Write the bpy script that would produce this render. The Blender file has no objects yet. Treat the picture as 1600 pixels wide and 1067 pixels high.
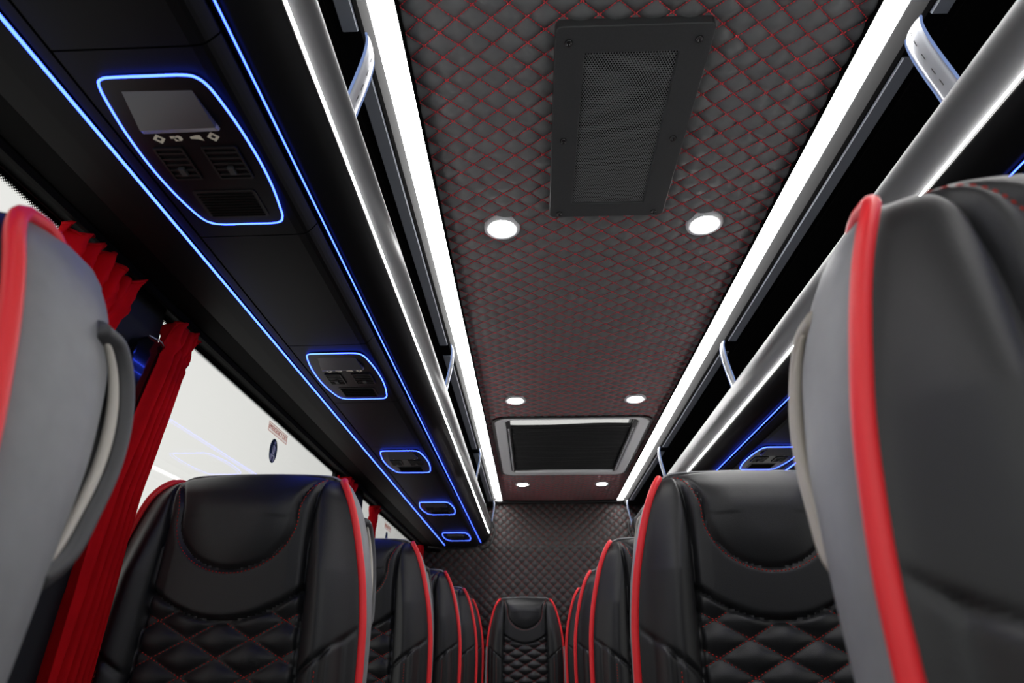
import bpy, bmesh, math, random
import numpy as np
from mathutils import Vector, Matrix
random.seed(7)
S = bpy.context.scene
COL = S.collection

# ------------------------------------------------------------------ camera, world, exposure
CAM = Vector((-.193, 0.0, .90))
FPX = 950.0
PITCH = math.atan(486.5 / FPX)
YAW = math.atan(36 / FPX * math.cos(PITCH))
cd = bpy.data.cameras.new('camera')
cd.sensor_fit = 'HORIZONTAL'; cd.sensor_width = 36.0
cd.lens = 36.0 * FPX / 1600.0
cd.clip_start = .02
cd.dof.use_dof = True
cd.dof.focus_distance = 1.35
cd.dof.aperture_fstop = 5.6
co = bpy.data.objects.new('camera', cd); COL.objects.link(co)
co.location = CAM
co.rotation_euler = (math.pi / 2 + PITCH, 0, YAW)
S.camera = co

W = bpy.data.worlds.new('World'); S.world = W
W.use_nodes = True
bgn = W.node_tree.nodes['Background']
bgn.inputs['Color'].default_value = (1.0, 1.0, .985, 1)
bgn.inputs['Strength'].default_value = 1.35

S.view_settings.view_transform = 'Standard'
S.view_settings.look = 'None'
S.view_settings.exposure = 0.0
S.view_settings.gamma = 1.0
S.view_settings.use_curve_mapping = False

LED_MAIN = 15.0      # ceiling strips
LED_LINE = 50.0      # thin white rack lines
LED_SPOT = 60.0
LED_BLUE = 10.0

# ------------------------------------------------------------------ materials
def mat(name, col, rough=.5, metal=0.0, spec=.5, noise=None, bump=None, coat=0.0, sheen=0.0):
    m = bpy.data.materials.new(name); m.use_nodes = True
    nt = m.node_tree; b = nt.nodes['Principled BSDF']
    b.inputs['Base Color'].default_value = (*col, 1)
    b.inputs['Roughness'].default_value = rough
    b.inputs['Metallic'].default_value = metal
    b.inputs['Specular IOR Level'].default_value = spec
    b.inputs['Coat Weight'].default_value = coat
    b.inputs['Sheen Weight'].default_value = sheen
    if noise or bump:
        tc = nt.nodes.new('ShaderNodeTexCoord')
        if noise:
            sc, amt = noise
            n = nt.nodes.new('ShaderNodeTexNoise'); n.inputs['Scale'].default_value = sc; n.inputs['Detail'].default_value = 4
            r = nt.nodes.new('ShaderNodeMix'); r.data_type = 'RGBA'
            r.inputs['A'].default_value = (*[c * (1 - amt) for c in col], 1)
            r.inputs['B'].default_value = (*[c * (1 + amt) for c in col], 1)
            nt.links.new(tc.outputs['Object'], n.inputs['Vector'])
            nt.links.new(n.outputs['Fac'], r.inputs['Factor'])
            nt.links.new(r.outputs['Result'], b.inputs['Base Color'])
        if bump:
            sc, st = bump
            n2 = nt.nodes.new('ShaderNodeTexNoise'); n2.inputs['Scale'].default_value = sc; n2.inputs['Detail'].default_value = 3
            bp = nt.nodes.new('ShaderNodeBump'); bp.inputs['Strength'].default_value = st; bp.inputs['Distance'].default_value = .001
            nt.links.new(tc.outputs['Object'], n2.inputs['Vector'])
            nt.links.new(n2.outputs['Fac'], bp.inputs['Height'])
            nt.links.new(bp.outputs['Normal'], b.inputs['Normal'])
    return m

def emit(name, col, strength):
    m = bpy.data.materials.new(name); m.use_nodes = True
    nt = m.node_tree
    for n in list(nt.nodes): nt.nodes.remove(n)
    o = nt.nodes.new('ShaderNodeOutputMaterial'); e = nt.nodes.new('ShaderNodeEmission')
    e.inputs['Color'].default_value = (*col, 1); e.inputs['Strength'].default_value = strength
    nt.links.new(e.outputs[0], o.inputs['Surface'])
    return m

def glass(name, tint=(.97, .98, .98), ior=1.45):
    m = bpy.data.materials.new(name); m.use_nodes = True
    nt = m.node_tree
    for n in list(nt.nodes): nt.nodes.remove(n)
    o = nt.nodes.new('ShaderNodeOutputMaterial')
    t = nt.nodes.new('ShaderNodeBsdfTransparent'); t.inputs['Color'].default_value = (*tint, 1)
    g = nt.nodes.new('ShaderNodeBsdfGlossy'); g.inputs['Roughness'].default_value = .01
    lw = nt.nodes.new('ShaderNodeLayerWeight'); lw.inputs['Blend'].default_value = .5
    pw = nt.nodes.new('ShaderNodeMath'); pw.operation = 'POWER'; pw.inputs[1].default_value = 5.0
    fr = nt.nodes.new('ShaderNodeMath'); fr.operation = 'MULTIPLY_ADD'; fr.inputs[1].default_value = .96; fr.inputs[2].default_value = .025
    nt.links.new(lw.outputs['Facing'], pw.inputs[0]); nt.links.new(pw.outputs[0], fr.inputs[0])
    mx = nt.nodes.new('ShaderNodeMixShader')
    nt.links.new(fr.outputs[0], mx.inputs[0]); nt.links.new(t.outputs[0], mx.inputs[1]); nt.links.new(g.outputs[0], mx.inputs[2])
    nt.links.new(mx.outputs[0], o.inputs['Surface'])
    return m

def frit(name):
    """black printed dots on the glass: solid at the top of the band, thinning out below"""
    m = bpy.data.materials.new(name); m.use_nodes = True
    nt = m.node_tree
    for n in list(nt.nodes): nt.nodes.remove(n)
    o = nt.nodes.new('ShaderNodeOutputMaterial')
    t = nt.nodes.new('ShaderNodeBsdfTransparent')
    d = nt.nodes.new('ShaderNodeBsdfDiffuse'); d.inputs['Color'].default_value = (.004, .004, .004, 1)
    tc = nt.nodes.new('ShaderNodeTexCoord'); sp = nt.nodes.new('ShaderNodeSeparateXYZ')
    nt.links.new(tc.outputs['Object'], sp.inputs[0])
    def M(op, a, b):
        n = nt.nodes.new('ShaderNodeMath'); n.operation = op
        for i, x in enumerate((a, b)):
            if x is None: continue
            if isinstance(x, (int, float)): n.inputs[i].default_value = x
            else: nt.links.new(x, n.inputs[i])
        return n.outputs[0]
    k = 2 * math.pi / .0055
    sy = M('SINE', M('MULTIPLY', sp.outputs['Y'], k), None)
    sz = M('SINE', M('MULTIPLY', sp.outputs['Z'], k), None)
    prod = M('MULTIPLY', M('ADD', M('MULTIPLY', sy, sz), 1.0), .5)
    grad = M('DIVIDE', M('SUBTRACT', sp.outputs['Z'], 1.546), .010)     # 0 low .. 1 top
    on = M('GREATER_THAN', M('ADD', prod, grad), 1.0)
    mx = nt.nodes.new('ShaderNodeMixShader')
    nt.links.new(on, mx.inputs[0]); nt.links.new(t.outputs[0], mx.inputs[1]); nt.links.new(d.outputs[0], mx.inputs[2])
    nt.links.new(mx.outputs[0], o.inputs['Surface'])
    return m

def film(name, col, body):
    """printed translucent foil on glass"""
    m = mat(name, col, .5); nt = m.node_tree; b = nt.nodes['Principled BSDF']; o = [n for n in nt.nodes if n.type == 'OUTPUT_MATERIAL'][0]
    t = nt.nodes.new('ShaderNodeBsdfTransparent'); t.inputs['Color'].default_value = (*col, 1)
    mx = nt.nodes.new('ShaderNodeMixShader'); mx.inputs[0].default_value = body
    nt.links.new(t.outputs[0], mx.inputs[1]); nt.links.new(b.outputs[0], mx.inputs[2]); nt.links.new(mx.outputs[0], o.inputs['Surface'])
    return m

def cloth(name, col):
    m = mat(name, col, .85, spec=.15, noise=(30, .2), bump=(500, .3))
    nt = m.node_tree; b = nt.nodes['Principled BSDF']; o = [n for n in nt.nodes if n.type == 'OUTPUT_MATERIAL'][0]
    tr = nt.nodes.new('ShaderNodeBsdfTranslucent'); tr.inputs['Color'].default_value = (*col, 1)
    mx = nt.nodes.new('ShaderNodeMixShader'); mx.inputs[0].default_value = .4
    nt.links.new(b.outputs[0], mx.inputs[1]); nt.links.new(tr.outputs[0], mx.inputs[2]); nt.links.new(mx.outputs[0], o.inputs['Surface'])
    return m

M = dict(
    leather=mat('black_leather', (.012, .0125, .0135), .42, spec=.5, noise=(60, .15), bump=(900, .25)),
    shell=mat('grey_leather', (.235, .243, .25), .5, spec=.45, noise=(60, .12), bump=(900, .2)),
    piping=mat('red_piping', (.92, .026, .034), .42, spec=.45),
    handle=mat('taupe_handle', (.42, .385, .32), .45), handle_dark=mat('charcoal_handle', (.055, .056, .058), .5), handle_insert=mat('beige_insert', (.55, .52, .46), .45),
    thread=mat('red_thread', (.88, .075, .095), .7, spec=.2),
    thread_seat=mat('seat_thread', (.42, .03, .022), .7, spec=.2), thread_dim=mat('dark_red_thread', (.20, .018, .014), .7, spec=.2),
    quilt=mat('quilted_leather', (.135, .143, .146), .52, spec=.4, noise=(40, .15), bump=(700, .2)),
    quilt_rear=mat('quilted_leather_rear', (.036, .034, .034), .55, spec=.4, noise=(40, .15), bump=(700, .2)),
    black=mat('black_plastic', (.008, .008, .009), .42, spec=.4, noise=(50, .2), bump=(800, .1)),
    black_matte=mat('matte_black_panel', (.004, .004, .0045), .6, spec=.09), deep=mat('black_lining', (.0035, .0035, .0035), .85, spec=.06),
    gloss=mat('gloss_black', (.004, .004, .005), .12, spec=.5, coat=.4), faceplate=mat('satin_black', (.004, .004, .006), .35, spec=.22),
    panel=mat('rack_panel', (.0038, .0038, .0043), .48, spec=.11, noise=(50, .2)),
    satin=mat('satin_grey_profile', (.10, .102, .105), .38, metal=.25, spec=.5),
    housing=mat('grey_plastic', (.0045, .0045, .0048), .8, spec=.1),
    strip=mat('blue_grey_strip', (.34, .37, .42), .5),
    chrome=mat('silver_hoop', (.62, .65, .70), .28, metal=.2),
    frame=mat('graphite_plastic', (.040, .043, .045), .48, spec=.45, noise=(300, .2), bump=(600, .15)),
    mesh=mat('perforated_metal', (.13, .135, .14), .4), lightgrey=mat('light_grey_frame', (.62, .63, .65), .4),
    lens=mat('smoked_lens', (.075, .075, .085), .25, spec=.6),
    lensedge=mat('smoked_lens_edge', (.26, .25, .23), .35, spec=.5),
    icon=mat('cream_print', (.85, .80, .66), .5),
    blind=mat('charcoal_blind', (.022, .023, .024), .7, spec=.2, noise=(90, .25)),
    pillar=mat('charcoal_trim', (.022, .026, .030), .75, spec=.25, bump=(1200, .3)),
    wall=mat('charcoal_wall', (.02, .02, .022), .7, noise=(20, .2)),
    floor=mat('light_grey_floor', (.42, .41, .40), .6, noise=(60, .3)),
    curtain=cloth('red_cloth', (.80, .008, .016)),
    sticker=film('sticker_white', (.99, .94, .92), .12),
    stickred=film('sticker_red', (.85, .25, .22), .45),
    navy=mat('sticker_navy', (.010, .030, .055), .4),
    silver=mat('sticker_silver', (.85, .85, .82), .4),
    glass=glass('tinted_window_glass', (.80, .80, .79)), clear=glass('windscreen_glass'),
    frit=frit('frit_dots'),
    led=emit('led_white', (1.0, .99, .98), LED_MAIN),
    line=emit('led_line_white', (1.0, .97, .95), LED_LINE),
    spot=emit('led_spot', (1.0, .99, .97), LED_SPOT),
    blue=emit('led_blue', (.036, .080, 1.0), LED_BLUE),
    hoopblue=emit('painted_hoop_glint', (.32, .45, .85), .6),  # weak emission standing in for blue light reflected on the hoop edges
)

# ------------------------------------------------------------------ helpers
def mk(name, v, f, m, parent=None, smooth=True, recalc=True):
    me = bpy.data.meshes.new(name)
    me.from_pydata([tuple(map(float, p)) for p in v], [], [tuple(int(i) for i in q) for q in f])
    if recalc:
        bm = bmesh.new(); bm.from_mesh(me)
        bmesh.ops.recalc_face_normals(bm, faces=bm.faces)
        bm.to_mesh(me); bm.free()
    if smooth: me.polygons.foreach_set('use_smooth', [True] * len(me.polygons))
    me.materials.append(M[m] if isinstance(m, str) else m)
    me.update()
    o = bpy.data.objects.new(name, me); COL.objects.link(o)
    if parent: o.parent = parent
    return o

def share(name, me, parent):
    o = bpy.data.objects.new(name, me); COL.objects.link(o); o.parent = parent
    return o

def empty(name, loc=(0, 0, 0)):
    o = bpy.data.objects.new(name, None); COL.objects.link(o); o.location = loc
    o.empty_display_size = .05
    return o

def tag(o, label=None, cat=None, group=None, kind=None):
    if label: o['label'] = label
    if cat: o['category'] = cat
    if group: o['group'] = group
    if kind: o['kind'] = kind
    return o

class MB:
    def __init__(s): s.v = []; s.f = []
    def add(s, v, f):
        n = len(s.v); s.v += [tuple(p) for p in v]; s.f += [tuple(i + n for i in q) for q in f]
        return s
    def box(s, x0, x1, y0, y1, z0, z1):
        v = [(x, y, z) for x in (x0, x1) for y in (y0, y1) for z in (z0, z1)]
        return s.add(v, [(0, 1, 3, 2), (4, 6, 7, 5), (0, 4, 5, 1), (2, 3, 7, 6), (0, 2, 6, 4), (1, 5, 7, 3)])
    def extr(s, prof, y0, y1, closed=True, caps=True):
        """profile of (x, z) pairs swept along y"""
        n = len(prof); v = [(x, y0, z) for x, z in prof] + [(x, y1, z) for x, z in prof]
        k = n if closed else n - 1
        f = [(i, (i + 1) % n, n + (i + 1) % n, n + i) for i in range(k)]
        if closed and caps: f += [tuple(range(n))[::-1], tuple(range(n, 2 * n))]
        return s.add(v, f)
    def plate(s, pts, z0, z1):
        """outline of (x, y) pairs between two heights"""
        n = len(pts); v = [(x, y, z0) for x, y in pts] + [(x, y, z1) for x, y in pts]
        f = [(i, (i + 1) % n, n + (i + 1) % n, n + i) for i in range(n)] + [tuple(range(n))[::-1], tuple(range(n, 2 * n))]
        return s.add(v, f)
    def tube(s, path, r, n=8, closed=False, up=(0, 0, 1), r2=None, caps=True):
        P = np.array(path, float); m = len(P)
        if closed: T = np.roll(P, -1, 0) - np.roll(P, 1, 0)
        else: T = np.gradient(P, axis=0)
        T /= np.linalg.norm(T, axis=1)[:, None] + 1e-12
        r = np.broadcast_to(np.asarray(r, float), (m,)); rr2 = r if r2 is None else np.broadcast_to(np.asarray(r2, float), (m,))
        N = np.cross(T[0], np.array(up, float))
        if np.linalg.norm(N) < 1e-6: N = np.cross(T[0], (1, 0, 0.))
        v = []
        for i in range(m):
            N = N - T[i] * N.dot(T[i]); N /= np.linalg.norm(N) + 1e-12
            B = np.cross(T[i], N)
            for k in range(n):
                a = 2 * math.pi * k / n
                v.append(P[i] + N * math.cos(a) * r[i] + B * math.sin(a) * rr2[i])
        f = []
        for i in range(m if closed else m - 1):
            j = (i + 1) % m
            f += [(i * n + k, i * n + (k + 1) % n, j * n + (k + 1) % n, j * n + k) for k in range(n)]
        if not closed and caps: f += [tuple(range(n))[::-1], tuple(range((m - 1) * n, m * n))]
        return s.add(v, f)
    def disc(s, c, r, z0, z1, n=24, r1=None):
        r1 = r if r1 is None else r1
        v = [(c[0] + r * math.cos(2 * math.pi * k / n), c[1] + r * math.sin(2 * math.pi * k / n), z0) for k in range(n)]
        v += [(c[0] + r1 * math.cos(2 * math.pi * k / n), c[1] + r1 * math.sin(2 * math.pi * k / n), z1) for k in range(n)]
        return s.add(v, [(k, (k + 1) % n, n + (k + 1) % n, n + k) for k in range(n)] + [tuple(range(n))[::-1], tuple(range(n, 2 * n))])
    def lathe(s, c, prof, n=32):
        """profile of (radius, z) pairs turned about a vertical axis"""
        m = len(prof); v = []
        for r, z in prof:
            v += [(c[0] + r * math.cos(2 * math.pi * k / n), c[1] + r * math.sin(2 * math.pi * k / n), z) for k in range(n)]
        f = []
        for i in range(m - 1):
            f += [(i * n + k, i * n + (k + 1) % n, (i + 1) * n + (k + 1) % n, (i + 1) * n + k) for k in range(n)]
        return s.add(v, f)
    def grid(s, P):
        """P: array rows x cols x 3"""
        R, C = P.shape[:2]; v = P.reshape(-1, 3).tolist()
        f = [(i * C + j, i * C + j + 1, (i + 1) * C + j + 1, (i + 1) * C + j) for i in range(R - 1) for j in range(C - 1)]
        return s.add(v, f)
    def stitch(s, a, b, nrm, w):
        """one short thread: a low three-sided ridge from a to b"""
        a = np.array(a); b = np.array(b); nrm = np.array(nrm, float); t = b - a; L = np.linalg.norm(t)
        if L < 1e-6: return s
        t /= L; sd = np.cross(t, nrm); sd /= np.linalg.norm(sd) + 1e-9
        m = (a + b) / 2
        v = [a, m + sd * w / 2, m + nrm * w * .55, m - sd * w / 2, b]
        return s.add(v, [(0, 1, 2), (0, 2, 3), (4, 2, 1), (4, 3, 2)])
    def seg(s, a, b, nrm, w):
        a = np.array(a); b = np.array(b); nrm = np.array(nrm, float); t = b - a; L = np.linalg.norm(t)
        if L < 1e-6: return s
        t /= L; sd = np.cross(t, nrm); sd /= np.linalg.norm(sd) + 1e-9
        v = [a - sd * w / 2, a + nrm * w * .45, a + sd * w / 2, b - sd * w / 2, b + nrm * w * .45, b + sd * w / 2]
        return s.add(v, [(0, 1, 4, 3), (1, 2, 5, 4)])
    def build(s, name, m, parent=None, smooth=False, recalc=True):
        return mk(name, s.v, s.f, m, parent, smooth, recalc)

def bevel(o, w=.003, seg=2):
    b = o.modifiers.new('bevel', 'BEVEL'); b.width = w; b.segments = seg; b.limit_method = 'ANGLE'; b.angle_limit = math.radians(40)
    return o

def rrect(x0, x1, y0, y1, r, n=5):
    pts = []
    for cx, cy, a0 in ((x1 - r, y1 - r, 0), (x0 + r, y1 - r, 90), (x0 + r, y0 + r, 180), (x1 - r, y0 + r, 270)):
        for k in range(n + 1):
            a = math.radians(a0 + 90 * k / n); pts.append((cx + r * math.cos(a), cy + r * math.sin(a)))
    return pts

def frame_plate(mb, outer, inner, z0, z1):
    """ring between two outlines with the same number of points"""
    n = len(outer)
    v = [(x, y, z0) for x, y in outer] + [(x, y, z0) for x, y in inner] + [(x, y, z1) for x, y in outer] + [(x, y, z1) for x, y in inner]
    f = []
    for i in range(n):
        j = (i + 1) % n
        f += [(i, j, n + j, n + i), (2 * n + i, 3 * n + i, 3 * n + j, 2 * n + j), (i, 2 * n + i, 2 * n + j, j), (n + i, n + j, 3 * n + j, 3 * n + i)]
    return mb.add(v, f)

def spline(xs, ys, n):
    """Catmull-Rom through scattered points (list of tuples) -> n samples"""
    P = np.array(list(zip(xs, ys)), float) if ys is not None else np.array(xs, float)
    m = len(P); Q = np.vstack([2 * P[0] - P[1], P, 2 * P[-1] - P[-2]])
    out = []
    for t in np.linspace(0, m - 1 - 1e-9, n):
        i = int(t); u = t - i; p0, p1, p2, p3 = Q[i:i + 4]
        out.append(.5 * (2 * p1 + (p2 - p0) * u + (2 * p0 - 5 * p1 + 4 * p2 - p3) * u * u + (3 * p1 - p0 - 3 * p2 + p3) * u ** 3))
    return np.array(out)

# ------------------------------------------------------------------ the setting
YF, YR = -.9, 4.60          # front and rear end of the cabin
HC = 1.89                   # ceiling height
HL = .412                   # half width of quilted ceiling
HX = 1.00                   # half width at the windows
WT = 1.565                  # window top
WB = .70                    # window sill

tag(MB().box(-1.06, 1.06, YF - .1, YR + .1, -.06, 0).build('floor', 'floor'), kind='structure')
tag(MB().box(-1.06, 1.06, YF - .1, YF + .0, 0, .85).box(-1.06, 1.06, YF - .1, YF, 1.80, 2.05).build('wall_front', 'wall'), kind='structure')
wn = MB().box(-1.0, 1.0, YF - .06, YF - .05, .85, 1.80).build('window_7', 'clear'); tag(wn, kind='structure')

WIN = [(-.62, .93), (1.125, 2.44), (2.80, 4.16)]
def side_wall(sx, name):
    mb = MB(); a, b = sorted((sx * HX, sx * (HX + .013)))
    mb.box(a, b, YF, YR, 0, WB); mb.box(a, b, YF, YR, WT, 2.05)
    ys = [YF] + [y for w in WIN for y in w] + [YR]
    for i in range(0, len(ys), 2): mb.box(a, b, ys[i], ys[i + 1], WB, WT)
    return tag(mb.build(name, 'wall'), kind='structure')
wl = side_wall(-1, 'wall_left'); wr = side_wall(1, 'wall_right')
nwin = 1
for sx in (-1, 1):
    for (y0, y1) in WIN:
        a, b = sorted((sx * (HX + .004), sx * (HX + .010)))
        w = MB().box(a, b, y0, y1, WB, WT).build('window_%d' % nwin, 'glass'); nwin += 1
        tag(w, kind='structure')
        x = sx * (HX + .0032)
        fr = mk('frit_band', [(x, y0, 1.542), (x, y1, 1.542), (x, y1, WT), (x, y0, WT)], [(0, 1, 2, 3)], 'frit', w, False)
        g = MB()
        a2, b2 = sorted((sx * (HX - .004), sx * (HX + .003)))
        for (p, q) in ((y0 - .012, y0 + .008), (y1 - .008, y1 + .012)): g.box(a2, b2, p, q, WB - .01, WT)
        g.box(a2, b2, y0, y1, WB - .012, WB + .008)
        g.build('window_seal', 'black', w)

# pillar trims: slightly tapered soft panels
npil = 1
for sx in (-1, 1):
    for (y0, y1) in ((.955, 1.10), (2.47, 2.77)):
        mb = MB()
        pr = [(sx * HX, WT), (sx * (HX - .035), WT - .005), (sx * (HX - .045), 1.2), (sx * (HX - .045), .7), (sx * HX, .68)]
        mb.extr(pr, y0, y1)
        tag(bevel(mb.build('trim_%d' % npil, 'pillar'), .008, 3), kind='structure'); npil += 1

# ------------------------------------------------------------------ quilting
def quilt_cells(W_, L_, x0, x1, y0, y1, amp, n, skip=None):
    """diamond cushions laid over a rectangle; returns plane verts (x, y, height), faces, edges"""
    V = []; F = []; E = []
    nx = int((x1 - x0) / W_) + 3; ny = int((y1 - y0) / L_) + 3
    cx = (x0 + x1) / 2; kx = nx // 2 + 1
    st = [(i / n, j / n) for i in range(n + 1) for j in range(n + 1)]
    for r in range(-1, 2 * ny + 1):
        for c in range(-kx, kx + 1):
            ox = cx + (c + (.5 if r % 2 else 0)) * W_; oy = y0 + r * L_ / 2      # lower corner of the diamond
            if ox + W_ / 2 <= x0 or ox - W_ / 2 >= x1 or oy + L_ <= y0 or oy >= y1: continue
            if skip and skip(ox, oy + L_ / 2): continue
            b = len(V)
            for s_, t_ in st:
                x = ox + (s_ - t_) * W_ / 2; y = oy + (s_ + t_) * L_ / 2
                h = amp * (max(0, 16 * s_ * (1 - s_) * t_ * (1 - t_))) ** .7
                V.append((min(max(x, x0), x1), min(max(y, y0), y1), h))
            for i in range(n):
                for j in range(n):
                    q = b + i * (n + 1) + j
                    F.append((q, q + 1, q + n + 2, q + n + 1))
            for (p, q) in (((ox, oy), (ox + W_ / 2, oy + L_ / 2)), ((ox, oy), (ox - W_ / 2, oy + L_ / 2))):
                if min(p[0], q[0]) >= x0 - .001 and max(p[0], q[0]) <= x1 + .001 and p[1] >= y0 and q[1] <= y1: E.append((p, q))
    return V, F, E

HAT = (-.315, .315, 2.745, 3.675)      # hatch opening
def in_hatch(x, y): return abs(x) < .345 and 2.735 < y < 3.715
cb = MB()
for (a, b, c, d) in ((-1.06, 1.06, YF - .1, HAT[2]), (-1.06, 1.06, HAT[3], YR + .1), (-1.06, HAT[0], HAT[2], HAT[3]), (HAT[1], 1.06, HAT[2], HAT[3])):
    cb.box(a, b, c, d, HC + .012, HC + .06)
ceil = tag(cb.build('ceiling', 'deep'), kind='structure')
V, F, E = quilt_cells(.0632, .0513, -HL, HL, YF, 4.52, .0095, 5, in_hatch)
q = mk('quilted_upholstery', [(x, y, HC + .006 - h) for x, y, h in V], F, 'quilt', ceil)
tag(q, kind='stuff')
mb = MB()
for (p, r) in E:
    p = np.array((p[0], p[1], HC + .0036)); r = np.array((r[0], r[1], HC + .0036))
    if in_hatch(*((p + r) / 2)[:2]): continue
    if p[1] < 2.0:
        k = 7
        for i in range(k): mb.stitch(p + (r - p) * (i + .02) / k, p + (r - p) * (i + .98) / k, (0, 0, -1), .0032)
    else:
        dz = np.array((0, 0, -.0012 if p[1] < 3 else -.0034))
        mb.seg(p + dz, r + dz, (0, 0, -1), .0019 if p[1] < 3 else .0016)
tag(mb.build('red_stitching', 'thread', ceil, recalc=False), kind='stuff')

# rear wall, quilted, leaning back a little towards the roof
def rear_y(z): return 4.40 + max(0, z - 1.55) * .32
wb = MB().box(-1.06, 1.06, 4.53, YR + .1, 0, 2.05)
wrear = tag(wb.build('wall_rear', 'wall'), kind='structure')
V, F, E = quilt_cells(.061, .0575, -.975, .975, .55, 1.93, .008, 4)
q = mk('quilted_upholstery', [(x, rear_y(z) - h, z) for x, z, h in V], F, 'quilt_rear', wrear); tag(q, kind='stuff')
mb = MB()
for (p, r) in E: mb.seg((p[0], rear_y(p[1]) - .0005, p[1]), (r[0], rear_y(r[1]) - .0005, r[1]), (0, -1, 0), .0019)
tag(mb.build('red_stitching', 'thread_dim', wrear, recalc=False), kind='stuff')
# black edging along the meeting line of roof and rear wall
tr = MB().tube([(x, 4.49 - .03 * (x / .5) ** 2, HC - .012) for x in np.linspace(-.47, .47, 17)], .011, 8).build('trim_5', 'black', smooth=True)
tag(tr, kind='structure')

# ------------------------------------------------------------------ ceiling light strips
def light_strip(sx, label):
    root = tag(empty('ceiling_light_strip', (0, 0, 0)), label, 'light strip', 'white strips along the quilted ceiling')
    pr = [(sx * .416, HC - .001), (sx * .420, HC - .004), (sx * .440, HC - .005), (sx * .460, HC - .004), (sx * .463, HC - .001)]
    MB().extr(pr, YF, 4.47).build('diffuser', 'led', root)
    MB().extr([(sx * .409, HC + .01), (sx * .409, HC - .006), (sx * .4155, HC - .006), (sx * .4155, HC + .01)], YF, 4.475).build('inner_edge', 'deep', root)
    MB().extr([(sx * .4635, HC + .01), (sx * .4635, HC - .005), (sx * .469, HC - .040), (sx * .474, HC - .046), (sx * .52, HC - .046), (sx * .52, HC + .01)], YF, 4.475).build('housing', 'housing', root)
    return root
light_strip(-1, 'long white light strip along the left edge of the quilted ceiling')
light_strip(1, 'long white light strip along the right edge of the quilted ceiling')

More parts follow.
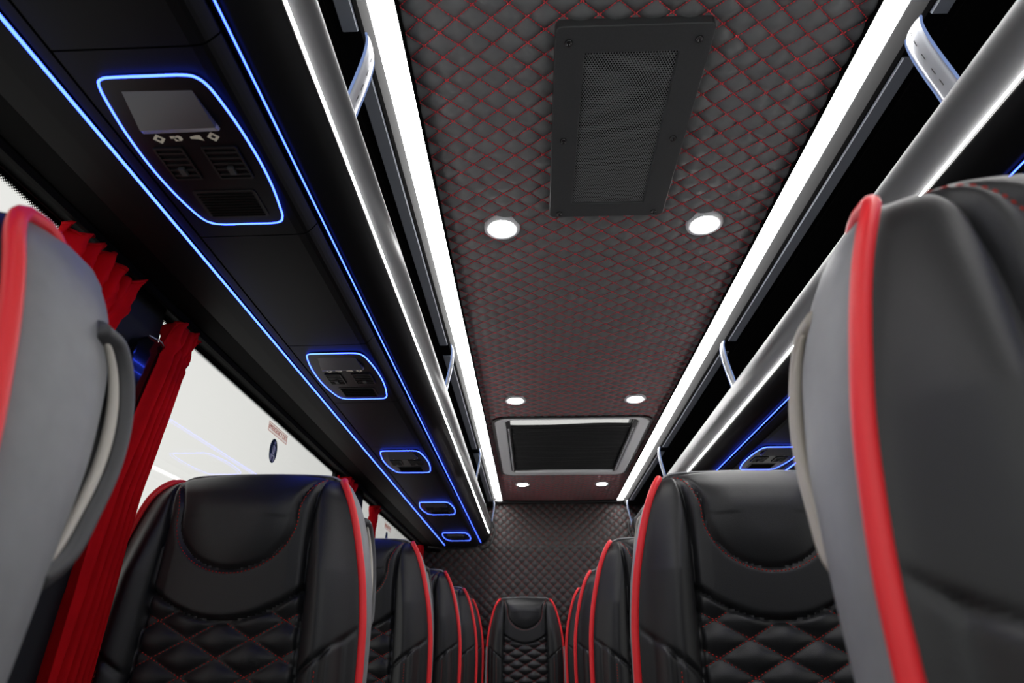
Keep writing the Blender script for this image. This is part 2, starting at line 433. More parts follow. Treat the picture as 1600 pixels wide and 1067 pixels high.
# ------------------------------------------------------------------ luggage racks
YE = 4.13     # rear end of the racks
UND = [(.545, 1.536), (.554, 1.523), (.565, 1.5157), (.60, 1.5143), (.64, 1.5138), (.69, 1.5133), (.735, 1.5129)]
CONS = [.485, 1.237, 1.990, 2.779, 3.568]       # front edge of each service console
HOOPS = [.70, 1.885, 3.08, 4.30]
def offset_z(p, dz): return [(x, z + dz) for x, z in p]
def rack(sx, label):
    root = tag(empty('luggage_rack'), label, 'luggage rack', 'overhead luggage racks')
    mir = lambda P: [(sx * x, z) for x, z in P]
    # satin front profile
    up = spline([(.480, 1.694), (.4755, 1.690), (.470, 1.672), (.4685, 1.652), (.472, 1.632), (.4795, 1.615), (.4885, 1.603)], None, 22)
    lo = [(.50, 1.606), (.505, 1.66), (.49, 1.692)]
    MB().extr(mir([tuple(p) for p in up] + lo), YF, YE).build('front_profile', 'satin', root, True)
    lp = spline([(.4870, 1.6005), (.4825, 1.594), (.485, 1.582), (.497, 1.566), (.514, 1.5535), (.5325, 1.5455)], None, 16)
    MB().extr(mir([tuple(p) for p in lp] + [(.5325, 1.56), (.50, 1.606)]), YF, YE).build('lower_profile', 'panel', root, True)
    MB().tube([(sx * .4828, y, 1.6015) for y in (YF, YE - .02)], .0016, 10).build('white_led_line', 'line', root, True)
    # blue lines
    MB().tube([(sx * .5365, y, 1.5425) for y in (YF, YE - .01)], .0012, 8).build('blue_led_line', 'blue', root, True)
    MB().tube([(sx * .7575, y, 1.5095) for y in (YF, YE - .11)], .0019, 8).build('blue_led_line', 'blue', root, True)
    MB().extr(mir([(.5325, 1.5455), (.5405, 1.5405), (.5405, 1.56), (.5325, 1.56)]), YF, YE).build('line_channel', 'deep', root)
    # underside panels between and around the consoles, with open joints
    cuts = [YF]
    for c in CONS: cuts += [c - .035, c + .315]
    cuts.append(YE)
    for a, b in zip(cuts[:-1], cuts[1:]):
        pts = [tuple(p) for p in spline(UND, None, 14)]
        mb = MB().extr(mir(pts + offset_z(pts[::-1], .012)), a + .0012, b - .0012)
        mb.build('underside_panel', 'panel', root, False)
    ledge = [(.738, 1.5122), (.752, 1.5115), (.752, 1.53), (.738, 1.53)]
    MB().extr(mir(ledge), YF, YE).build('ledge_strip', 'panel', root)
    out = [(.763, 1.5115), (.80, 1.513), (.845, 1.5165), (.845, 1.535), (.763, 1.535)]
    MB().extr(mir(out), YF, YE).build('outer_panel', 'black_matte', root)
    rail = [(.848, 1.519), (.905, 1.524), (.905, 1.545), (.848, 1.545)]
    MB().extr(mir(rail), YF, YR - .15).build('wall_cover', 'deep', root)
    MB().extr(mir([(.907, 1.522), (.915, 1.516), (.925, 1.518), (.930, 1.535), (.999, 1.566), (.999, 1.58), (.907, 1.58)]), YF, YR - .15).build('curtain_rail', 'deep', root)
    MB().extr(mir([(.49, 1.66), (.999, 1.60), (.999, 1.59), (.51, 1.60)]), YF, YE).build('shelf', 'deep', root)
    # end cap towards the rear wall
    cap = [(.475, 1.70), (.463, 1.672), (.462, 1.645), (.468, 1.62), (.478, 1.60), (.480, 1.575), (.50, 1.548), (.54, 1.525), (.60, 1.508), (.70, 1.505), (.90, 1.515), (.999, 1.53), (.999, 1.70)]
    bevel(MB().extr(mir(cap), YE, YE + .06).build('end_cap', 'gloss', root), .006, 2)
    # light-toned strips under the roof edge, broken at each hoop
    hs = [YF] + HOOPS
    for a, b in zip(hs[:-1], hs[1:]):
        MB().extr(mir([(.476, HC - .0465), (.478, HC - .051), (.503, HC - .051), (.505, HC - .0465)]), a + .055, b - .03).build('roof_edge_strip', 'strip', root)
    # lining behind the opening
    MB().extr(mir([(.52, HC), (.52, HC - .05), (.75, HC - .09), (.97, HC - .16), (.999, HC - .16), (.999, HC)]), YF, YR - .2).build('lining', 'deep', root)
    # curved support hoops
    for y in HOOPS:
        path = spline([(.466, 1.845), (.462, 1.825), (.4635, 1.79), (.470, 1.745), (.476, 1.712), (.480, 1.685)], None, 20)
        w = .021
        mb = MB(); n = len(path)
        T = np.gradient(path, axis=0); T /= np.linalg.norm(T, axis=1)[:, None]
        N = np.stack([T[:, 1], -T[:, 0]], 1)
        prof = [(-w, -.002), (-w, .001), (-w * .55, .0035), (0, .0042), (w * .55, .0035), (w, .001), (w, -.002)]
        v = []
        for i in range(n):
            for dy, dn in prof:
                v.append((sx * (path[i, 0] + N[i, 0] * dn), y + dy, path[i, 1] + N[i, 1] * dn))
        k = len(prof)
        f = [(i * k + j, i * k + (j + 1) % k, (i + 1) * k + (j + 1) % k, (i + 1) * k + j) for i in range(n - 1) for j in range(k)]
        h = mk('support_hoop', v, f, 'chrome', root)
        for dy in (-w - .0015, w + .0015):
            MB().tube([(sx * p[0], y + dy, p[1]) for p in path], .0022, 6).build('painted_glint', 'hoopblue', h, True)  # glowing line imitates the blue glint along the edge; no lamp here
        for k2 in range(5):
            p = path[3 + 3 * k2]; nn = N[3 + 3 * k2]; t = T[3 + 3 * k2]
            c = np.array((sx * (p[0] + nn[0] * .0044), y, p[1] + nn[1] * .0044)); tt = np.array((sx * t[0], 0, t[1]))
            MB().seg(c - tt * .007, c + tt * .007, (sx * nn[0], 0, nn[1]), .0016).build('slot', 'black', h)
    # rubber edging at the end of the rack
    pts = spline([(.452, 1.885), (.470, 1.865), (.468, 1.82), (.462, 1.79), (.468, 1.765), (.474, 1.735), (.468, 1.70), (.456, 1.67), (.455, 1.63), (.462, 1.60), (.470, 1.57), (.49, 1.535), (.54, 1.508)], None, 40)
    MB().tube([(sx * p[0], YE + .075 + (p[1] - 1.5) * .45, p[1]) for p in pts], .007, 8).build('rubber_edging', 'black', root, True)
    return root
rack(-1, 'black overhead luggage rack on the left with white and blue light lines')
rack(1, 'black overhead luggage rack on the right above the near grey seat')

# ------------------------------------------------------------------ service consoles under the racks
OUTL = [(.709, .496), (.700, .4865), (.683, .4845), (.640, .484), (.600, .484), (.585, .4885), (.5765, .503), (.571, .535), (.567, .577), (.5655, .630), (.568, .680), (.574, .725), (.579, .748), (.592, .7615), (.640, .763), (.685, .763), (.704, .753), (.714, .722), (.721, .675), (.7235, .630), (.7215, .575), (.716, .530)]
def console(sx, y, label):
    root = tag(empty('service_console', (0, 0, 0)), label, 'overhead console', 'service consoles under the luggage racks')
    dy = y - .485; Z = 1.5125
    pl = [(sx * a, b + dy) for a, b in OUTL]
    c = np.mean(np.array(pl), 0)
    ring = spline([(*p, 0) for p in pl + pl[:3]], None, 150)
    ring = [tuple(p) for p in ring]
    MB().plate(pl, Z - .003, Z).build('face_plate', 'faceplate', root)
    P3 = spline([pl[-2], pl[-1]] + pl + pl[:2], None, 26 * 5)[10:-5 * 2]
    closed = [(p[0], p[1], Z - .003) for p in pl]
    cl = []
    m = len(pl)
    for i in range(m):
        p0, p1, p2, p3 = [np.array(pl[(i + k) % m]) for k in (-1, 0, 1, 2)]
        for u in (0, .25, .5, .75):
            p = .5 * (2 * p1 + (p2 - p0) * u + (2 * p0 - 5 * p1 + 4 * p2 - p3) * u * u + (3 * p1 - p0 - 3 * p2 + p3) * u ** 3)
            cl.append((p[0], p[1], Z - .003))
    MB().tube(cl, .0015, 8, closed=True).build('blue_light_ring', 'blue', root, True)
    X = lambda a: sx * a
    # reading light lens: wedge that stands proud at its rear edge
    v = [(X(.687), .505 + dy, Z - .003), (X(.600), .506 + dy, Z - .003), (X(.594), .558 + dy, Z - .011), (X(.694), .560 + dy, Z - .011),
         (X(.687), .505 + dy, Z), (X(.600), .506 + dy, Z), (X(.594), .560 + dy, Z), (X(.694), .562 + dy, Z)]
    le = mk('reading_light_lens', v, [(0, 1, 2, 3), (0, 4, 5, 1), (1, 5, 6, 2), (2, 6, 7, 3), (3, 7, 4, 0)], 'lens', root, False)
    v = [(X(.594), .558 + dy, Z - .011), (X(.694), .560 + dy, Z - .011), (X(.696), .569 + dy, Z - .008), (X(.593), .567 + dy, Z - .008), (X(.696), .570 + dy, Z), (X(.593), .568 + dy, Z), (X(.594), .558 + dy, Z), (X(.694), .560 + dy, Z)]
    bevel(mk('lens_rim', v, [(0, 1, 2, 3), (3, 2, 4, 5), (0, 3, 5, 6), (1, 7, 4, 2)], 'lensedge', le, False), .002)
    zi = Z - .0032
    def icon(kind, a, b):
        mb = MB()
        if kind == 'lamp':
            for k in range(4):
                an = math.pi / 4 + k * math.pi / 2
                p = [(X(a) + r * math.cos(an + d), b + dy + r * math.sin(an + d), zi) for r, d in ((.0085, -.78), (.0085, .78), (.0034, .78), (.0034, -.78))]
                mb.add(p, [(0, 1, 2, 3)])
        elif kind == 'call':
            mb.disc((X(a - .003), b + dy), .0048, zi, zi + .0005, 12); mb.box(*sorted((X(a + .001), X(a + .008))), b + dy - .004, b + dy + .0005, zi, zi + .0005); mb.box(*sorted((X(a - .002), X(a + .004))), b + dy - .001, b + dy + .005, zi, zi + .0005)
        else:
            mb.add([(X(a + .0085), b + dy - .0015, zi), (X(a + .0085), b + dy + .002, zi), (X(a - .001), b + dy + .003, zi), (X(a - .008), b + dy + .006, zi), (X(a - .006), b + dy - .004, zi), (X(a - .001), b + dy - .004, zi)], [(0, 1, 2, 3, 4, 5)])
        mb.build('button_symbol', 'icon', root)
    icon('lamp', .683, .582); icon('call', .659, .5815); icon('vol', .632, .581); icon('lamp', .609, .5805)
    # two air outlets with louvres and a small thumb wheel
    for a0, a1 in ((.660, .701), (.586, .635)):
        vt = MB()
        o_ = rrect(min(X(a0), X(a1)), max(X(a0), X(a1)), .597 + dy, .659 + dy, .003)
        i_ = rrect(min(X(a0), X(a1)) + .003, max(X(a0), X(a1)) - .003, .600 + dy, .656 + dy, .002)
        frame_plate(vt, o_, i_, Z - .0055, Z)
        ve = vt.build('air_outlet', 'black', root)
        for k in range(5):
            yy = .606 + dy + k * .0105
            MB().box(*sorted((X(a0 + .003), X(a1 - .003))), yy, yy + .0035, Z - .005, Z - .001).build('louvre', 'black', ve)
        MB().box(*sorted((X((a0 + a1) / 2 - .004), X((a0 + a1) / 2 + .004))), .634 + dy, .648 + dy, Z - .008, Z - .002).build('thumb_wheel', 'frame', ve)
    sp_ = MB()
    sp_.plate(rrect(min(X(.597), X(.692)), max(X(.597), X(.692)), .684 + dy, .745 + dy, .006), Z - .004, Z)
    so = sp_.build('speaker_cover', 'black', root)
    for k in range(9):
        yy = .690 + dy + k * .0062
        MB().box(*sorted((X(.603), X(.686))), yy, yy + .0022, Z - .0052, Z - .0035).build('rib', 'deep', so)
    return root
cl_lab = ['nearest and largest blue-ringed console under the left rack', 'second blue-ringed console from the camera under the left rack',
          'third blue-ringed console from the camera under the left rack', 'fourth blue-ringed console under the left rack, next to last',
          'smallest, rearmost blue-ringed console under the left rack']
for y, l in zip(CONS, cl_lab): console(-1, y, l)
console(1, CONS[2], 'blue-ringed console under the right rack, half hidden by the seats')

# ------------------------------------------------------------------ ceiling fittings
def downlight(x, y, label):
    root = tag(empty('downlight', (x, y, HC)), label, 'downlight', 'round ceiling downlights')
    MB().lathe((0, 0), [(.047, .004), (.047, -.004), (.044, -.0065), (.036, -.006), (.032, -.003), (.032, .004)]).build('rim', 'lightgrey', root, True)
    MB().lathe((0, 0), [(.032, -.002), (.024, -.0085), (.012, -.0115), (.0001, -.012)]).build('lens', 'spot', root, True)
DL = [(-.262, 1.278, 'large downlight left of the black ceiling grille, nearest on the left'), (.262, 1.278, 'large downlight right of the black ceiling grille, nearest on the right'),
      (-.262, 2.497, 'left downlight just in front of the roof hatch'), (.262, 2.497, 'right downlight just in front of the roof hatch'),
      (-.258, 3.995, 'small left downlight behind the roof hatch'), (.262, 3.995, 'small right downlight behind the roof hatch')]
for d in DL: downlight(*d)

gr = tag(empty('ceiling_grille', (0, 0, HC)), 'black rectangular grille panel screwed to the quilted ceiling', 'air grille')
def pan():
    z0, z1 = -.018, .004
    mb = MB(); o_ = rrect(-.141, .141, .697, 1.219, .012, 6); i_ = rrect(-.086, .086, .752, 1.169, .003, 6)
    frame_plate(mb, o_, i_, z0, z1)
    bevel(mb.build('frame', 'frame', gr), .003, 3)
    MB().box(-.09, .09, .748, 1.173, -.0068, -.0035).build('backing', 'deep', gr)
    p = .0052; mb = MB(); R0 = p / math.sqrt(3); R1 = R0 * .62
    row = 0; y = .752
    while y < 1.169:
        x = -.086 + (p / 2 if row % 2 else 0)
        while x < .0865:
            v = []
            for rr in (R0, R1):
                for k in range(6):
                    a = math.radians(30 + 60 * k); v.append((x + rr * math.cos(a), y + rr * math.sin(a), -.013 if rr == R0 else -.0122))
            mb.add(v, [(k, (k + 1) % 6, 6 + (k + 1) % 6, 6 + k) for k in range(6)])
            x += p
        y += p * math.sqrt(3) / 2; row += 1
    tag(mb.build('perforated_mesh', 'mesh', gr, recalc=False), kind='stuff')
    for x in (-.116, .116):
        for y in (.728, .962, 1.203):
            MB().lathe((x, y), [(.0001, -.0195), (.0035, -.0195), (.0038, -.022), (.0062, -.022), (.0072, -.0195), (.0074, -.0175)], 18).build('screw', 'gloss', gr, True)
pan()

# roof hatch: light surround, opening to the sky, charcoal pleated blind drawn almost shut
ht = tag(empty('roof_hatch', (0, 0, HC)), 'rectangular roof hatch with a drawn charcoal pleated blind', 'roof hatch')
mb = MB(); o_ = rrect(-.372, .372, 2.722, 3.742, .07, 8); i_ = rrect(-.318, .318, 2.736, 3.682, .045, 8)
frame_plate(mb, o_, i_, -.009, .012)
bevel(mb.build('surround', 'lightgrey', ht), .006, 3)
mb = MB(); o2 = rrect(-.386, .386, 2.708, 3.756, .08, 8); frame_plate(mb, o2, rrect(-.370, .370, 2.724, 3.740, .069, 8), -.006, .012)
mb.build('rubber_seal', 'black', ht)
mb = MB(); frame_plate(mb, rrect(-.325, .325, 2.726, 3.69, .05, 8), i_, .012, .095); mb.build('well', 'frame', ht)
MB().plate(rrect(-.325, .325, 2.726, 3.69, .05, 8), .096, .100).build('roof_pane', 'glass', ht)
rows = 150; P = np.zeros((rows, 25, 3))
ys = np.linspace(2.862, 3.655, rows)
for i, y in enumerate(ys):
    wv = .004 * math.sin(i * 1.35) + .0035 * math.sin(i * .37 + 1) + .002 * math.sin(i * .11)
    for j, x in enumerate(np.linspace(-.300, .300, 25)):
        P[i, j] = (x + .0025 * math.sin(i * 1.35 + 1) * (abs(x) > .29), y, .008 + wv + .004 * math.sin(x * 9 + i * .05))
mb = MB().grid(P); bl = mb.build('pleated_blind', 'blind', ht, True)
sd = bl.modifiers.new('thick', 'SOLIDIFY'); sd.thickness = .002
for sx in (-1, 1):
    mb = MB().box(min(sx * .296, sx * .318), max(sx * .296, sx * .318), 2.76, 3.675, -.004, .006)
    mb.build('guide_rail', 'black', ht)
    for k in range(26):
        y = 2.87 + k * .030
        MB().box(min(sx * .303, sx * .311), max(sx * .303, sx * .311), y, y + .010, -.009, -.003).build('clip', 'lightgrey', ht)
bevel(MB().box(-.30, .30, 2.852, 2.865, -.004, .010).build('pull_bar', 'black', ht), .003)

# ------------------------------------------------------------------ seats
ZC = .90                      # heights below are relative to this level
HWH = [-.55, -.40, -.20, -.05, .04, .12, .205, .26, .293, .303]
HWV = [.224, .234, .242, .245, .243, .233, .213, .194, .176, .165]
XSH = [-.55, -.05, .10, .21, .285, .312]
XSV = [.140, .142, .137, .133, .140, .147]
DPH = [-.55, -.20, -.05, .05, .13, .20, .30]
DPV = [.090, .086, .085, .098, .122, .138, .150]
QW, QH, QZ = .112, .058, -.008
def _smooth(hx, hv, lo, hi, n=700, k=31):
    g = np.linspace(lo, hi, n); v = np.interp(g, hx, hv); v2 = v.copy()
    for _ in range(3):
        pad = np.concatenate([2 * v2[0] - v2[k // 2:0:-1], v2, 2 * v2[-1] - v2[-2:-k // 2 - 1:-1]])
        v2 = np.convolve(pad, np.ones(k) / k, 'valid')[:n]
    return g, v2
HWG, HWT = _smooth(HWH, HWV, -.55, .303)
DPG, DPT = _smooth(DPH, DPV, -.55, .30)
XSG, XST = _smooth(XSH, XSV, -.55, .312)
def hw(h): return np.interp(h, HWG, HWT)
def xs(h): return np.interp(h, XSG, XST)
def dep(h): return np.interp(h, DPG, DPT)
def ztop(u): return .318 - .015 * abs(u) ** 2.2
def crescent(x): return .05 + .052 * (x / .137) ** 2
def u_dist(x, h):
    """signed distance-like value to the U seam of the head pad: negative inside"""
    ax = np.abs(x)
    side = ax - (.107 + .03 * np.clip((h - .235) / .07, 0, 1) ** 1.5)
    el = (np.sqrt((x / .107) ** 2 + ((h - .225) / .092) ** 2) - 1) * .09
    return np.where(h > .225, side, el)
def sig(t): return 1 / (1 + np.exp(-np.clip(t, -40, 40)))
def prot(x, h):
    """how far the front stands proud of the piping plane"""
    ax = np.abs(x); HW = hw(np.minimum(h, .303)); XS = xs(h)
    t = np.clip((ax - XS) / np.maximum(HW - XS, .004), 0, 1)
    fade = np.clip((.31 - h) / .18, .12, 1)
    # side bolsters
    pb = .018 * (1 - t) + .034 * np.sin(np.pi * t ** .9) * fade
    zd = -.038 + .078 * t                                 # slanted seam
    ridge = .010 * np.exp(-((t - .60) / .07) ** 2) - .006 * np.exp(-((t - .44) / .05) ** 2) - .006 * np.exp(-((t - .76) / .05) ** 2)
    pb = pb + ridge * sig((zd - h) / .002) - .009 * np.exp(-((h - zd) / .005) ** 2)
    # centre: crowned head pad inside the U seam, band around it, quilting below
    topf = np.clip((.322 - h) / .09, 0, 1); topf = topf * topf * (3 - 2 * topf)
    ud = u_dist(x, h)
    q = np.clip(-ud / .06, 0, 1)
    pad = .014 * q * (2 - q)
    pu = .018 + topf * (.010 * np.clip((h - .05) / .2, 0, 1) + pad + .005 * np.clip((XS - ax) / .03, 0, 1)) - .006 * np.exp(-(ud / .0045) ** 2) * np.clip(topf * 2, .25, 1)
    a = x / QW + (h - QZ) / QH; b = x / QW - (h - QZ) / QH
    s1 = np.abs(np.sin(np.pi * a)); s2 = np.abs(np.sin(np.pi * b))
    pq = .008 + .012 * (s1 * s2) ** .6
    cr = crescent(x)
    w = sig((h - cr) / .0025)
    pc = pu * w + pq * (1 - w) - .009 * np.exp(-((h - cr) / .005) ** 2)
    w = sig((ax - XS) / .002)
    p = pb * w + pc * (1 - w) - .010 * np.exp(-((ax - XS) / .005) ** 2)
    # edge tuck and rolled top
    p = p * np.clip((1 - (ax / HW) ** 6) * 1.15, 0, 1)
    zt = .318 - .015 * np.clip(ax / HW, 0, 1) ** 2.2
    r = np.clip((h - (zt - .05)) / .05, 0, 1)
    p = p * (1 - .35 * r ** 2) - .045 * (1 - np.sqrt(np.maximum(0, 1 - r ** 2)))
    return p

def seat_meshes(sx):
    """sx = +1: aisle on +x; -1: aisle on -x. Returns list of (name, mesh, kind, sub)"""
    out = []
    nu, nv = 161, 223
    u = np.linspace(-1, 1, nu); u = np.sign(u) * (1 - (1 - np.abs(u)) ** 1.12)
    v = np.linspace(0, 1, nv); v = 1 - (1 - v) ** 1.15
    Hs = -.50 + (.303 + .50) * v                       # side height of each row
    U, Vv = np.meshgrid(u, v)
    ZT = .318 - .015 * np.abs(U) ** 2.2
    H = -.50 + (ZT + .50) * Vv
    US = .56; au = np.abs(U); hv = hw(Hs)[:, None]; xv = xs(Hs)[:, None]
    X = np.sign(U) * np.where(au < US, au / US * xv, xv + (au - US) / (1 - US) * (hv - xv))
    Pf = -prot(X, H)
    pts = np.stack([X, Pf, H + ZC], -1)
    Xc = (X[:-1, :-1] + X[1:, 1:]) / 2; Hc = (H[:-1, :-1] + H[1:, 1:]) / 2
    reg = np.where(np.abs(Xc) > xs(Hc), np.where(Xc > 0, 0, 1), np.where(Hc < crescent(Xc), 2, np.where(u_dist(Xc, Hc) < 0, 3, 4)))
    for k, nm in enumerate(('side_bolster', 'side_bolster', 'quilted_panel', 'head_pad', 'upper_panel')):
        ids = np.argwhere(reg == k); mp = {}; vv = []; ff = []
        for i, j in ids:
            q = []
            for (a, b) in ((i, j), (i, j + 1), (i + 1, j + 1), (i + 1, j)):
                key = a * nu + b
                if key not in mp: mp[key] = len(vv); vv.append(pts[a, b])
                q.append(mp[key])
            ff.append(q)
        out.append((nm, vv, ff, 'leather', True, None))
    # shell behind the piping
    ring = [(X[i, -1], Pf[i, -1], H[i, -1], Hs[i]) for i in range(0, nv, 3)] + [(X[-1, j], Pf[-1, j], H[-1, j], .303) for j in range(nu - 2, 0, -3)] + [(X[i, 0], Pf[i, 0], H[i, 0], Hs[i]) for i in range(nv - 1, -1, -3)]
    R = np.array(ring); n = len(R)
    T = np.gradient(R[:, [0, 2]], axis=0); T /= np.linalg.norm(T, axis=1)[:, None] + 1e-9
    Nn = np.stack([T[:, 1], -T[:, 0]], 1)            # outward
    ks = [0, .06, .3, .6, .82, .94, 1.0]; ins = [.004, -.004, -.006, -.004, .003, .014, .036]
    mb = MB(); vv = []
    for k, i_ in zip(ks, ins):
        for r in range(n):
            d = dep(R[r, 3]); y = R[r, 1] + k * (d - R[r, 1])
            vv.append((R[r, 0] - Nn[r, 0] * i_, y, R[r, 2] - Nn[r, 1] * i_ + ZC))
    L = len(ks)
    ff = [(a * n + r, a * n + r + 1, (a + 1) * n + r + 1, (a + 1) * n + r) for a in range(L - 1) for r in range(n - 1)]
    mb.add(vv, ff)
    last = np.array(vv[(L - 1) * n:])
    m = len(range(0, nv, 3)); G = np.zeros((m, 9, 3))
    rt = last[:m]; lf = last[::-1][:m]
    for i in range(m):
        for j in range(9):
            t = j / 8; p = rt[i] * (1 - t) + lf[i] * t; p[1] += .012 * math.sin(math.pi * t) * (1 - (i / m) ** 4)
            G[i, j] = p
    mb.grid(G)
    mb.add([rt[-1]] + list(last[m:n - m]) + [lf[-1]], [tuple(range(n - 2 * m + 2))])
    out.append(('back_shell', mb.v, mb.f, 'shell', True, None))
    # red piping on both edges, hooking back over the shoulders
    for s in (1, -1):
        j = nu - 1 if s > 0 else 0
        path = [(X[i, j] + s * .003, Pf[i, j] + .001, H[i, j] + ZC + (.004 if i > nv - 12 else .004 * max(0, i - nv + 40) / 28)) for i in range(0, nv, 3)]
        e = np.array(path[-1])
        path += [tuple(e + (-s * .004, .016, .001)), tuple(e + (-s * .008, .034, -.004))]
        mb = MB().tube(path, .0068, 10, up=(0, 1, 0)); out.append(('piping', mb.v, mb.f, 'piping', True, None))
    # stitching
    mb = MB()
    def run(fn, step=.0066, w=.0027, dash=.72, lift=.0004):
        L = [np.array(p) for p in fn]
        acc = 0; prev = None
        P2 = np.array(L); seg = np.linalg.norm(np.diff(P2, axis=0), axis=1); cum = np.concatenate([[0], np.cumsum(seg)])
        nS = int(cum[-1] / step)
        for i in range(nS):
            def at(d):
                return np.array([np.interp(d, cum, P2[:, 0]), np.interp(d, cum, P2[:, 1])])
            a = at(i * step); b = at(i * step + step * dash)
            pa = (a[0], -float(prot(a[0], a[1])) - lift, a[1] + ZC); pb = (b[0], -float(prot(b[0], b[1])) - lift, b[1] + ZC)
            mb.stitch(pa, pb, (0, -1, 0), w)
    th = np.linspace(-math.pi, 0, 60)
    arc = [(.107 * 1.06 * math.cos(t), .225 + .092 * 1.07 * math.sin(t)) for t in th]
    upr = [(.107 * 1.06 + .03 * max(0, (h - .235) / .07) ** 1.5, h) for h in np.linspace(.228, .306, 12)]
    run([(-x, h) for x, h in upr[::-1]] + arc + upr)
    for k in range(-12, 4):
        for sg in (1, -1):
            ln = []
            for x in np.linspace(-.14, .14, 141):
                h = QZ + QH * (k - sg * x / QW)
                if abs(x) < xs(h) - .004 and h < crescent(x) - .004 and h > -.46: ln.append((x, h))
            if len(ln) > 4: run(ln, lift=.0022)
    for s in (1, -1):
        run([(s * (xs(h) + .40 * (hw(h) - xs(h))), h) for h in np.linspace(-.42, -.02, 40)])
    out.append(('red_stitching', mb.v, mb.f, 'thread_seat', False, 'stuff'))
    # grab handle on the aisle side
    hp = spline([(.208, .085, .236), (.208, .112, .232), (.211, .129, .207), (.217, .134, .17), (.223, .128, .13), (.229, .112, .09), (.234, .095, .058), (.234, .075, .040)], None, 40)
    mb = MB().tube([(sx * (p[0] - .010), p[1] + (.007 if sx > 0 else 0), p[2] + ZC) for p in hp], .0095, 12, up=(1, 0, 0), r2=.012 if sx < 0 else .0165)
    out.append(('grab_handle', mb.v, mb.f, 'handle' if sx < 0 else 'handle_dark', True, None))
    mb = MB().tube([(sx * (p[0] - .0015), p[1] - .0085, p[2] + ZC - .002) for p in hp[5:-4]], .0044 * np.sin(np.linspace(.12, math.pi - .12, len(hp[5:-4]))) ** .4, 10)
    out.append(('handle_insert', mb.v, mb.f, 'handle_insert' if sx > 0 else 'handle', True, None))
    # cushion: lofted, dipped in the middle, rolled front edge
    nx, ny = 33, 29; G = np.zeros((ny, nx, 3))
    for i, t in enumerate(np.linspace(0, 1, ny)):
        for j, a in enumerate(np.linspace(-1, 1, nx)):
            y = -.47 + .49 * t; roll = .07 * (1 - math.sqrt(max(0, 1 - max(0, (.16 - t) / .16) ** 2)))
            zz = .475 - .012 * t + .03 * math.exp(-((abs(a) - .78) / .14) ** 2) - .05 * max(0, (abs(a) - .86) / .14) ** 2 - roll
            G[i, j] = (a * .228, y, zz)
    mb = MB().grid(G)
    bot = G.copy(); bot[:, :, 2] = .37; 
    nb = len(mb.v); mb.grid(bot)
    N_ = nx * ny
    for i in range(ny - 1):
        for j in (0, nx - 1):
            a = i * nx + j; mb.f.append((a, a + nx, nb + a + nx, nb + a))
    for j in range(nx - 1):
        for i in (0, ny - 1):
            a = i * nx + j; mb.f.append((a, a + 1, nb + a + 1, nb + a))
    out.append(('seat_cushion', mb.v, mb.f, 'leather', True, None))
    mb = MB().box(-.21, .21, -.42, .03, .32, .37); out.append(('seat_frame', mb.v, mb.f, 'black', False, None))
    for s in (-1, 1):
        mb = MB().box(s * .15 - .02, s * .15 + .02, -.36, -.02, 0, .02).box(s * .15 - .015, s * .15 + .015, -.24, -.16, .02, .32)
        out.append(('leg', mb.v, mb.f, 'black', False, None))
    res = []
    for nm, vv, ff, mt, sm, kd in out:
        o = mk(nm, vv, ff, mt, None, sm, recalc=(nm not in ('red_stitching',)))
        me = o.data; bpy.data.objects.remove(o); res.append((nm, me, kd))
    return res

SEAT = {1: seat_meshes(1), -1: seat_meshes(-1)}
def seat(x, y, sx, label, group, handle=True, wide=1.0):
    root = tag(empty('passenger_seat', (x, y, 0)), label, 'seat', group); root.scale.x = wide
    for nm, me, kd in SEAT[sx]:
        if nm in ('grab_handle', 'handle_insert') and not handle: continue
        o = share(nm, me, root)
        if kd: o['kind'] = kd
        if nm == 'piping': o['label'] = 'red piping along the edge'
    return root

GL = 'single seats down the left side'; GR = 'aisle seats down the right side'; GW = 'window seats of the right-hand pairs'; GB = 'rear bench seats'
PITCH_S = .77; Y2 = 1.16
seat(-.752, .335, 1, 'blurred grey-sided seat at the left edge of the picture', GL)
LL = ['large black seat at left in front of the bright window, below the exit sticker', 'third seat on the left, just behind the large black one',
      'fourth seat from the camera on the left side', 'last single seat on the left, in front of the rear bench']
LR = ['black seat right of the aisle, directly behind the big blurred grey seat', 'third seat from the camera along the right of the aisle',
      'fourth seat from the camera along the right of the aisle', 'last aisle seat on the right, in front of the rear bench']
for k in range(4):
    seat(-.738, Y2 + PITCH_S * k, 1, LL[k], GL)
seat(.237, .345, -1, 'big blurred grey seat with bright red piping at the right edge', GR)
for k in range(4):
    seat(.225 if k == 0 else .213, Y2 + PITCH_S * k, -1, LR[k], GR)
for k in range(5):
    seat(.731, (.345 if k == 0 else Y2 + PITCH_S * (k - 1)), 1, 'black window seat at far right, hidden behind the aisle seat beside it', GW, False, .94)
YB = 4.20
mid = seat(-.253, YB, 1, 'small black seat at the end of the aisle, middle of the rear bench', GB, False, .96)
seat(-.751, YB, 1, 'left seat of the rear bench, mostly hidden behind the left row', GB, False, .96)
seat(.245, YB, -1, 'right-hand seat of the rear bench, hidden behind the right row', GB, False, .96)

for s_ in (-1, 1):
    b = MB().extr([(s_ * .247, .30), (s_ * .243, .935), (s_ * .251, .935), (s_ * .262, .30)], -.022, -.004).build('belt_strap', 'shell', mid)
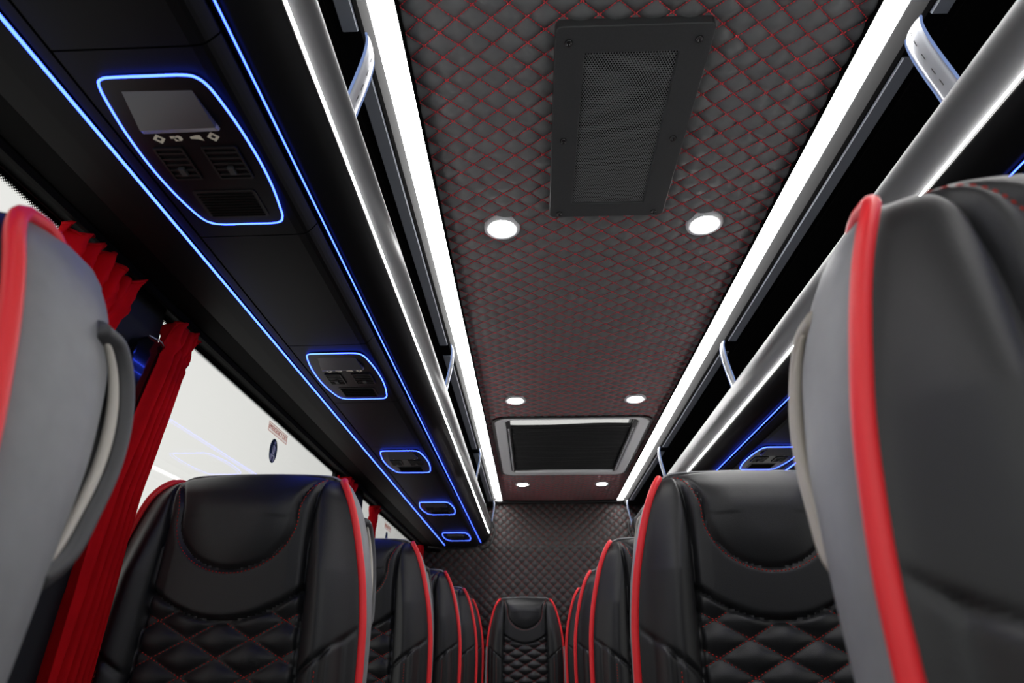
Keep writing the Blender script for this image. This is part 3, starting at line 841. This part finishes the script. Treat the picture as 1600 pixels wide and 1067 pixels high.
# ------------------------------------------------------------------ curtains
def curtain(y0, y1, xin, label, seed, taper=(1, 1, 1), shift=0.0, zb=.62, head=True):
    """gathered cloth hanging from the rail; ruffled heading, narrowing folds below"""
    rnd = random.Random(seed)
    nz, ny = 70, 90; P = np.zeros((nz, ny, 3))
    ph = [rnd.uniform(0, 6.28) for _ in range(6)]
    for i in range(nz):
        t = i / (nz - 1); z = 1.513 - t * (1.513 - zb)
        w = np.interp(t, [0, .06, .12, .35, 1], [1.0, 1.0, .86 * taper[0], .7 * taper[1], .75 * taper[2]])
        yc = (y0 + y1) / 2 + shift * np.interp(t, [0, .4, 1], [0, .8, 1])
        for j in range(ny):
            s = j / (ny - 1); y = yc + (s - .5) * (y1 - y0) * w
            fold = .016 * math.sin(s * 31 + ph[0] + 1.2 * math.sin(t * 3 + ph[1])) + .008 * math.sin(s * 67 + ph[2] + t * 4)
            ruf = math.exp(-t / .035) * (.010 * math.sin(s * 53 + ph[3]) + .008 * math.sin(s * 21 + t * 60 + ph[4]))
            cr = .005 * math.exp(-((t - .07) / .03) ** 2) * math.sin(s * 90 + t * 150)
            P[i, j] = (-(xin + fold + ruf + cr), y + .004 * math.cos(s * 31 + ph[0]), z + .006 * math.sin(s * 40 + ph[5]) * math.exp(-t / .05))
    root = tag(empty('curtain', (0, 0, 0)), label, 'curtain', 'red curtains at the left windows')
    o = MB().grid(P).build('cloth', 'curtain', root, True)
    sd = o.modifiers.new('thick', 'SOLIDIFY'); sd.thickness = .0015
    # heading tape with hooks
    hd = MB()
    hd.tube([(P[0, j][0], P[0, j][1], P[0, j][2] - .004) for j in range(0, ny, 3)], .003, 6)
    hd.build('heading_tape', 'curtain', root, True)
    return root
curtain(.755, .935, .93, 'red curtain with gathered heading beside the near left seat', 3, (.9, .7, .6), -.03)
curtain(1.085, 1.165, .935, 'long red curtain hanging at the front edge of the bright window', 5, (1.2, 1.7, 1.4), -.06)
curtain(2.33, 2.46, .930, 'red curtain at the rear edge of the window with the exit sticker', 8, (.9, .8, .7), 0)
curtain(2.865, 2.93, .945, 'thin red curtain edge at the start of the rearmost left window', 9, (.8, .7, .7), 0)
curtain(4.03, 4.15, .93, 'small red curtain at the far end of the left windows', 11, (.9, .8, .7), 0)
# ------------------------------------------------------------------ pillar cover (gloss black cap with a silver edge)
pc = tag(empty('pillar_cover', (-.960, 1.05, 1.25)), 'glossy black rounded cover with blue reflections on the window pillar', 'pillar cover')
out = [(-.052, 0), (-.052, .15), (-.044, .185), (-.02, .202), (.02, .208), (.046, .20), (.052, .185), (.052, 0)]
mb = MB()
v = [(x_, y, z) for x_ in (0, .022) for y, z in out]; n = len(out)
mb.add(v, [(i, (i + 1) % n, n + (i + 1) % n, n + i) for i in range(n)] + [tuple(range(n)), tuple(range(n, 2 * n))])
bevel(mb.build('cap', 'gloss', pc), .006, 3)
MB().tube([(.0225, y, z + .001) for y, z in out[3:7]], .0012, 6).build('bright_edge', 'chrome', pc, True)

# ------------------------------------------------------------------ window stickers
def text_mesh(name, body, size, m, parent, loc, rot, sx=1):
    cu = bpy.data.curves.new(name, 'FONT'); cu.body = body; cu.size = size; cu.align_x = 'CENTER'; cu.align_y = 'CENTER'; cu.extrude = .0002
    o = bpy.data.objects.new(name, cu); COL.objects.link(o)
    dg = bpy.context.evaluated_depsgraph_get(); me = bpy.data.meshes.new_from_object(o.evaluated_get(dg))
    bpy.data.objects.remove(o); me.materials.clear(); me.materials.append(M[m])
    o = bpy.data.objects.new(name, me); COL.objects.link(o); o.parent = parent; o.location = loc; o.rotation_euler = rot; o.scale = (sx, 1, 1)
    return o
def stickers(yc, z, where):
    xg = -(HX + .0024)
    r = tag(empty('exit_sticker', (xg, yc, z)), 'white sticker with red lettering at the top of ' + where, 'sticker', 'exit stickers on the left windows')
    MB().box(-.0006, .0002, -.078, .078, -.0155, .0155).build('label_sheet', 'sticker', r)
    mb = MB()
    for (a, b, c, d) in ((-.076, .076, .0132, .0142), (-.076, .076, -.0142, -.0132), (-.076, -.075, -.0142, .0142), (.075, .076, -.0142, .0142)): mb.box(.0002, .0005, a, b, c, d)
    mb.build('border', 'stickred', r)
    text_mesh('lettering', 'EMERGENCY EXIT', .0215, 'stickred', r, (.0008, 0, 0), (math.pi / 2, 0, math.pi / 2), .86)
    e = tag(empty('seat_belt_sticker', (xg, yc - .012, z - .062)), 'oval dark blue seat-belt pictogram sticker on ' + where, 'sticker', 'seat-belt stickers on the left windows')
    n = 32
    v = [(d, .028 * math.cos(2 * math.pi * k / n), .038 * math.sin(2 * math.pi * k / n)) for d in (-.0006, .0002) for k in range(n)]
    mk('oval', v, [(k, (k + 1) % n, n + (k + 1) % n, n + k) for k in range(n)] + [tuple(range(n)), tuple(range(n, 2 * n))], 'navy', e, False)
    mb = MB()
    def poly(p): mb.add([(.0006, a, b) for a, b in p], [tuple(range(len(p)))])
    poly([(.003 + .0045 * math.cos(2 * math.pi * k / 12), .026 + .0055 * math.sin(2 * math.pi * k / 12)) for k in range(12)])
    poly([(-.009, .015), (.002, .019), (.012, .014), (.012, -.006), (.010, -.010), (-.008, -.010)])
    poly([(-.016, -.012), (.014, -.012), (.017, -.017), (.010, -.032), (.005, -.033), (.006, -.018), (-.004, -.018), (-.006, -.033), (-.012, -.033), (-.016, -.018)])
    mb.build('seated_figure', 'silver', e)
    mb = MB(); mb.add([(.0008, a, b) for a, b in ((-.009, .013), (-.006, .015), (.012, -.006), (.009, -.008))], [(0, 1, 2, 3)])
    mb.build('belt', 'navy', e)
stickers(1.836, 1.525, 'the large left window')
stickers(3.463, 1.522, 'the rearmost left window')
